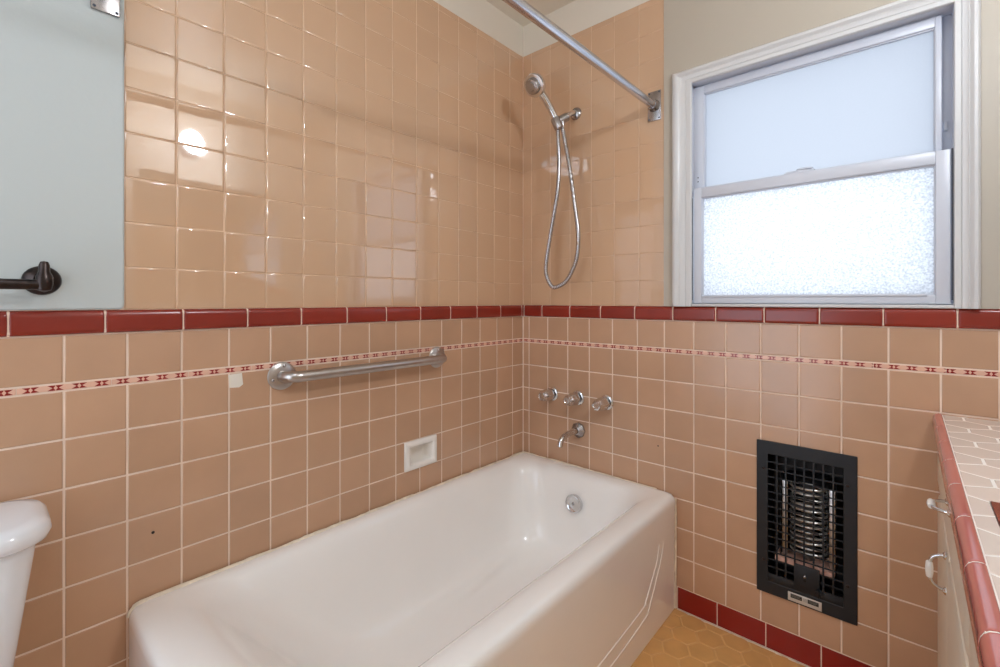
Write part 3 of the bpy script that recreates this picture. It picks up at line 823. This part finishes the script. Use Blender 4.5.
bm = NB(); loft(bm, [(0.016, 0.212, -2.172, -1.664, 0.05, 0.711), (0.012, 0.222, -2.182, -1.653, 0.06, 0.717), (0.010, 0.227, -2.187, -1.648, 0.065, 0.729), (0.011, 0.225, -2.185, -1.650, 0.065, 0.741), (0.016, 0.217, -2.178, -1.658, 0.06, 0.750), (0.030, 0.200, -2.16, -1.675, 0.05, 0.753)])
obj('tank_lid', bm, M['china'], to, angle=60)
bm = NB(); loft(bm, [(0.16, 0.56, -2.03, -1.80, 0.10, 0.0), (0.17, 0.55, -2.02, -1.81, 0.10, 0.10), (0.16, 0.60, -2.05, -1.78, 0.13, 0.24), (0.14, 0.68, -2.09, -1.74, 0.17, 0.36), (0.13, 0.70, -2.10, -1.73, 0.18, 0.395),
                     (0.15, 0.69, -2.09, -1.74, 0.17, 0.40)])
obj('bowl', bm, M['china'], to, angle=60)
bm = NB(); loft(bm, [(0.215, 0.70, -2.10, -1.73, 0.18, 0.401), (0.21, 0.71, -2.105, -1.725, 0.185, 0.412), (0.215, 0.70, -2.10, -1.73, 0.18, 0.428), (0.24, 0.68, -2.08, -1.75, 0.16, 0.432)])
obj('seat_lid', bm, M['china'], to, angle=60)

# ------------------------------------------------------------------ vanity
vx, vy1 = 1.460, -1.36
va = tag(empty('vanity_cabinet', (1.69, -0.68, 0.0)), 'cream painted vanity cabinet with drawers and doors under the tiled counter', 'cabinet')
bm = NB()
add_box(bm, vx, vx + 0.018, vy1, -0.008, 0.09, 0.802, 0.001)
add_box(bm, vx + 0.018, XR - .003, vy1, vy1 + 0.018, 0.09, 0.802); add_box(bm, vx + 0.018, XR - .003, -0.026, -0.008, 0.09, 0.802)
add_box(bm, vx + 0.018, XR - .003, vy1 + 0.018, -0.026, 0.09, 0.108); add_box(bm, XR - .015, XR - .003, vy1 + 0.018, -0.026, 0.108, 0.802)
obj('carcass', bm, M['cab'], va)
bm = NB(); add_box(bm, vx + 0.06, XR - .003, vy1, -0.008, 0.0, 0.092); obj('toe_kick', bm, M['cab'], va)
def pull(parent, a, b):
    """wire pull with a porcelain centre grip between mounts a and b on the x=const face."""
    a, b = Vector(a), Vector(b); mid = (a + b) / 2; t = (b - a).normalized(); out = Vector((-1, 0, 0))
    bm = NB()
    pts = catmull([a, a + out * 0.011 + t * 0.003, a + out * 0.022 + t * 0.012, mid + out * 0.025, b + out * 0.022 - t * 0.012, b + out * 0.011 - t * 0.003, b], 6)
    add_tube(bm, pts, 0.0032, 10)
    for p in (a, b): add_lathe(bm, [(0.008, 0.0), (0.0075, 0.002), (0.004, 0.005)], p, out, 16)
    h = obj('handle', bm, M['chrome'], parent)
    bm = NB(); L = (b - a).length * 0.23
    add_lathe(bm, [(0.0040, -L), (0.0056, -L * 0.9), (0.0066, -L * 0.3), (0.0066, L * 0.3), (0.0056, L * 0.9), (0.0040, L)], mid + out * 0.025, t, 18)
    obj('porcelain_grip', bm, M['white_ceramic'], h)
def front(name, y0, y1, z0, z1):
    bm = NB(); x = vx
    def lp(i, xx): return [bm.verts.new((xx, a, b)) for a, b in ((y0 + i, z0 + i), (y1 - i, z0 + i), (y1 - i, z1 - i), (y0 + i, z1 - i))]
    R = [lp(0, x - 0.0003), lp(0, x - 0.005), lp(0.002, x - 0.0070), lp(0.010, x - 0.0095), lp(0.013, x - 0.0100)]
    for A, B in zip(R, R[1:]):
        for k in range(4): bm.faces.new((A[k], A[(k + 1) % 4], B[(k + 1) % 4], B[k]))
    bm.faces.new(R[-1]); bm.faces.new(R[0])
    return obj(name, bm, M['cab'], va, angle=25)
fx = vx - 0.010
d1 = front('drawer', -0.862, -0.060, 0.675, 0.798); pull(d1, (fx, -0.508, 0.773), (fx, -0.572, 0.773))
d2 = front('drawer', -1.330, -0.892, 0.675, 0.798); pull(d2, (fx, -1.07, 0.72), (fx, -1.155, 0.72))
c1 = front('door', -0.455, -0.060, 0.12, 0.648); pull(c1, (fx, -0.432, 0.638), (fx, -0.432, 0.566))
c2 = front('door', -0.862, -0.475, 0.12, 0.648)
c3 = front('door', -1.330, -0.892, 0.12, 0.648); pull(c3, (fx, -0.915, 0.55), (fx, -0.915, 0.47))

SINK = (1.486, 1.850, -1.205, -0.704)
ct = tag(empty('countertop', (1.69, -0.68, 0.80)), 'pale hexagon tiled countertop with rose red edge tiles below the window', 'countertop')
bm = NB()
for b_ in ((1.446, XR - .003, SINK[3], -0.004), (1.446, XR - .003, vy1 - .01, SINK[2]), (1.446, SINK[0], SINK[2], SINK[3]), (SINK[1], XR - .003, SINK[2], SINK[3])):
    add_box(bm, b_[0], b_[1], b_[2], b_[3], 0.803, 0.8485)
obj('mortar_bed', bm, M['ctr_grout'], ct, False)
bm = NB(); 
for b_ in ((1.4625, XR - .005, SINK[3], -0.005), (1.4625, XR - .005, vy1 - .008, SINK[2]), (1.4625, SINK[0], SINK[2], SINK[3]), (SINK[1], XR - .005, SINK[2], SINK[3])):
    add_hexes(bm, 1.5415, -0.176, 0.047, True, b_, 0.849, 0.0045, 0.0006, 0.002)
obj('hexagon_tiles', bm, M['ctr_tile'], ct, False)
# rounded edge rail pieces
bm = NB()
prof = [(1.4605, 0.8465), (1.4603, 0.8515), (1.4585, 0.8530), (1.4540, 0.8530), (1.4490, 0.8515), (1.4450, 0.8480), (1.4425, 0.8430), (1.4415, 0.8370), (1.4415, 0.8200), (1.4425, 0.8120), (1.4445, 0.8085), (1.4490, 0.8080), (1.4490, 0.8300)]
ys = [-0.006]
k = -0.1
zzs = [1.13, 1.012, .892, .774, .657, .541, .426]
joints = [-1.7394 + (zz + 0.6633 * 0.062) / 0.7484 for zz in zzs]
ys += [j for j in joints if j < -0.02]
while ys[-1] - 0.156 > vy1: ys.append(ys[-1] - 0.156)
for p, q in zip(ys, ys[1:]):
    p -= 0.0018; q += 0.0018
    rings = []
    for y, ins in ((p, 0.0012), (p - 0.002, 0.0), (p - 0.005, 0.0), (q + 0.005, 0.0), (q + 0.002, 0.0), (q, 0.0012)):
        cx_, cz_ = 1.4525, 0.832
        rings.append([bm.verts.new((x + (cx_ - x) * ins * 25, y, z + (cz_ - z) * ins * 25)) for x, z in prof])
    for A, B in zip(rings, rings[1:]):
        for k in range(len(prof)): bm.faces.new((A[k], A[(k + 1) % len(prof)], B[(k + 1) % len(prof)], B[k]))
    bm.faces.new(rings[0]); bm.faces.new(rings[-1])
obj('edge_rail', bm, M['rail'], ct, angle=50)
bm = NB()
rings = [[bm.verts.new((x + (1.4525 - x) * 0.06, y, z + (0.832 - z) * 0.06)) for x, z in prof] for y in (-0.0045, ys[-1])]
for k in range(len(prof)): bm.faces.new((rings[0][k], rings[0][(k + 1) % len(prof)], rings[1][(k + 1) % len(prof)], rings[1][k]))
obj('rail_grout', bm, M['ctr_grout'], ct, False)

sk = tag(empty('sink', (1.671, -0.958, 0.80)), 'sink with red tile rim set into the counter at the right edge', 'sink')
sx0, sx1, sy0, sy1 = SINK
bm = NB()
for r_ in [(sx0 + 0.001, sx0 + 0.075, sy0 + 0.001, sy1 - 0.001), (sx1 - 0.075, sx1 - 0.001, sy0 + 0.001, sy1 - 0.001), (sx0 + 0.077, sx1 - 0.077, sy0 + 0.001, sy0 + 0.075), (sx0 + 0.077, sx1 - 0.077, sy1 - 0.075, sy1 - 0.001)]:
    add_box(bm, r_[0], r_[1], r_[2], r_[3], 0.8480, 0.8500, 0.0008)
obj('red_tile_rim', bm, M['red'], sk)
bm = NB(); loft(bm, [(sx0 + 0.004, sx1 - 0.004, sy0 + 0.004, sy1 - 0.004, 0.01, 0.8478), (sx0 + 0.078, sx1 - 0.078, sy0 + 0.078, sy1 - 0.078, 0.03, 0.8478), (sx0 + 0.084, sx1 - 0.084, sy0 + 0.084, sy1 - 0.084, 0.04, 0.838),
                     (sx0 + 0.090, sx1 - 0.090, sy0 + 0.095, sy1 - 0.095, 0.06, 0.76), (sx0 + 0.12, sx1 - 0.12, sy0 + 0.14, sy1 - 0.14, 0.06, 0.715), (sx0 + 0.16, sx1 - 0.16, sy0 + 0.2, sy1 - 0.2, 0.02, 0.71)], False)
bm.faces.new([v for v in bm.verts if abs(v.co.z - 0.71) < 1e-5])
obj('basin', bm, M['china'], sk, angle=60)

# ------------------------------------------------------------------ mirror and lamp over the vanity (light and reflections)
mi = tag(empty('wall_mirror', (XR, -0.70, 1.14)), 'frameless mirror on the wall over the tiled counter', 'mirror')
bm = NB(); add_box(bm, XR - 0.006, XR - 0.001, -1.15, -0.255, 1.135, 1.90, 0.001); obj('mirror_glass', bm, M['mirror'], mi)
vl = tag(empty('wall_lamp', (XR, -0.92, 2.09)), 'lit opal globe lamp on the wall over the mirror beside the window', 'lamp')
bm = NB(); add_lathe(bm, [(0.055, 0.001), (0.055, 0.012), (0.045, 0.020), (0.018, 0.024), (0.016, 0.075), (0.030, 0.078), (0.030, 0.092)], (XR, -0.92, 2.09), (-1, 0, 0), 32); obj('bracket', bm, M['chrome_dull'], vl)
bm = NB(); bmesh.ops.create_icosphere(bm, subdivisions=4, radius=0.060, matrix=Matrix.Translation((XR - 0.143, -0.92, 2.09))); obj('globe', bm, M['globe'], vl)
cl = tag(empty('ceiling_fill_light', (1.05, -1.95, CEIL)), 'added unseen ceiling fill light in the middle of the bathroom ceiling', 'ceiling fill light')  # unseen source added to fill the room with soft light
bm = NB(); add_lathe(bm, [(0.27, 0.0), (0.27, 0.02), (0.262, 0.028)], (1.05, -1.95, CEIL), (0, 0, -1), 40); obj('rim', bm, M['chrome_dull'], cl)
bm = NB(); add_lathe(bm, [(0.255, 0.02), (0.25, 0.045), (0.22, 0.075), (0.15, 0.10), (0.07, 0.112), (0, 0.115)], (1.05, -1.95, CEIL), (0, 0, -1), 40); obj('fill_bowl', bm, M['ceil_fill'], cl)

# ------------------------------------------------------------------ world, camera, view
w = bpy.data.worlds.new('daylight'); S.world = w; w.use_nodes = True
bg = w.node_tree.nodes['Background']; bg.inputs[0].default_value = (0.78, 0.87, 1.0, 1); bg.inputs[1].default_value = 4.1

cam = bpy.data.cameras.new('camera'); co = bpy.data.objects.new('camera', cam); COL.objects.link(co)
co.location = (1.3923, -1.7394, 1.159); co.rotation_euler = (PI / 2, 0, 0.7251578)
cam.sensor_fit = 'HORIZONTAL'; cam.sensor_width = 36; cam.lens = 460.66 / 1000 * 36
cam.shift_y = -(333.5 - 300.63) / 1000; cam.clip_start = 0.02
S.camera = co
S.view_settings.view_transform = 'Standard'; S.view_settings.look = 'None'
S.view_settings.exposure = -0.32; S.view_settings.gamma = 1.0; S.view_settings.use_curve_mapping = False
cy = S.cycles
cy.max_bounces = 12; cy.diffuse_bounces = 8; cy.glossy_bounces = 6; cy.transmission_bounces = 8
cy.use_denoising = True; cy.sample_clamp_indirect = 6.0; cy.caustics_reflective = False; cy.caustics_refractive = False
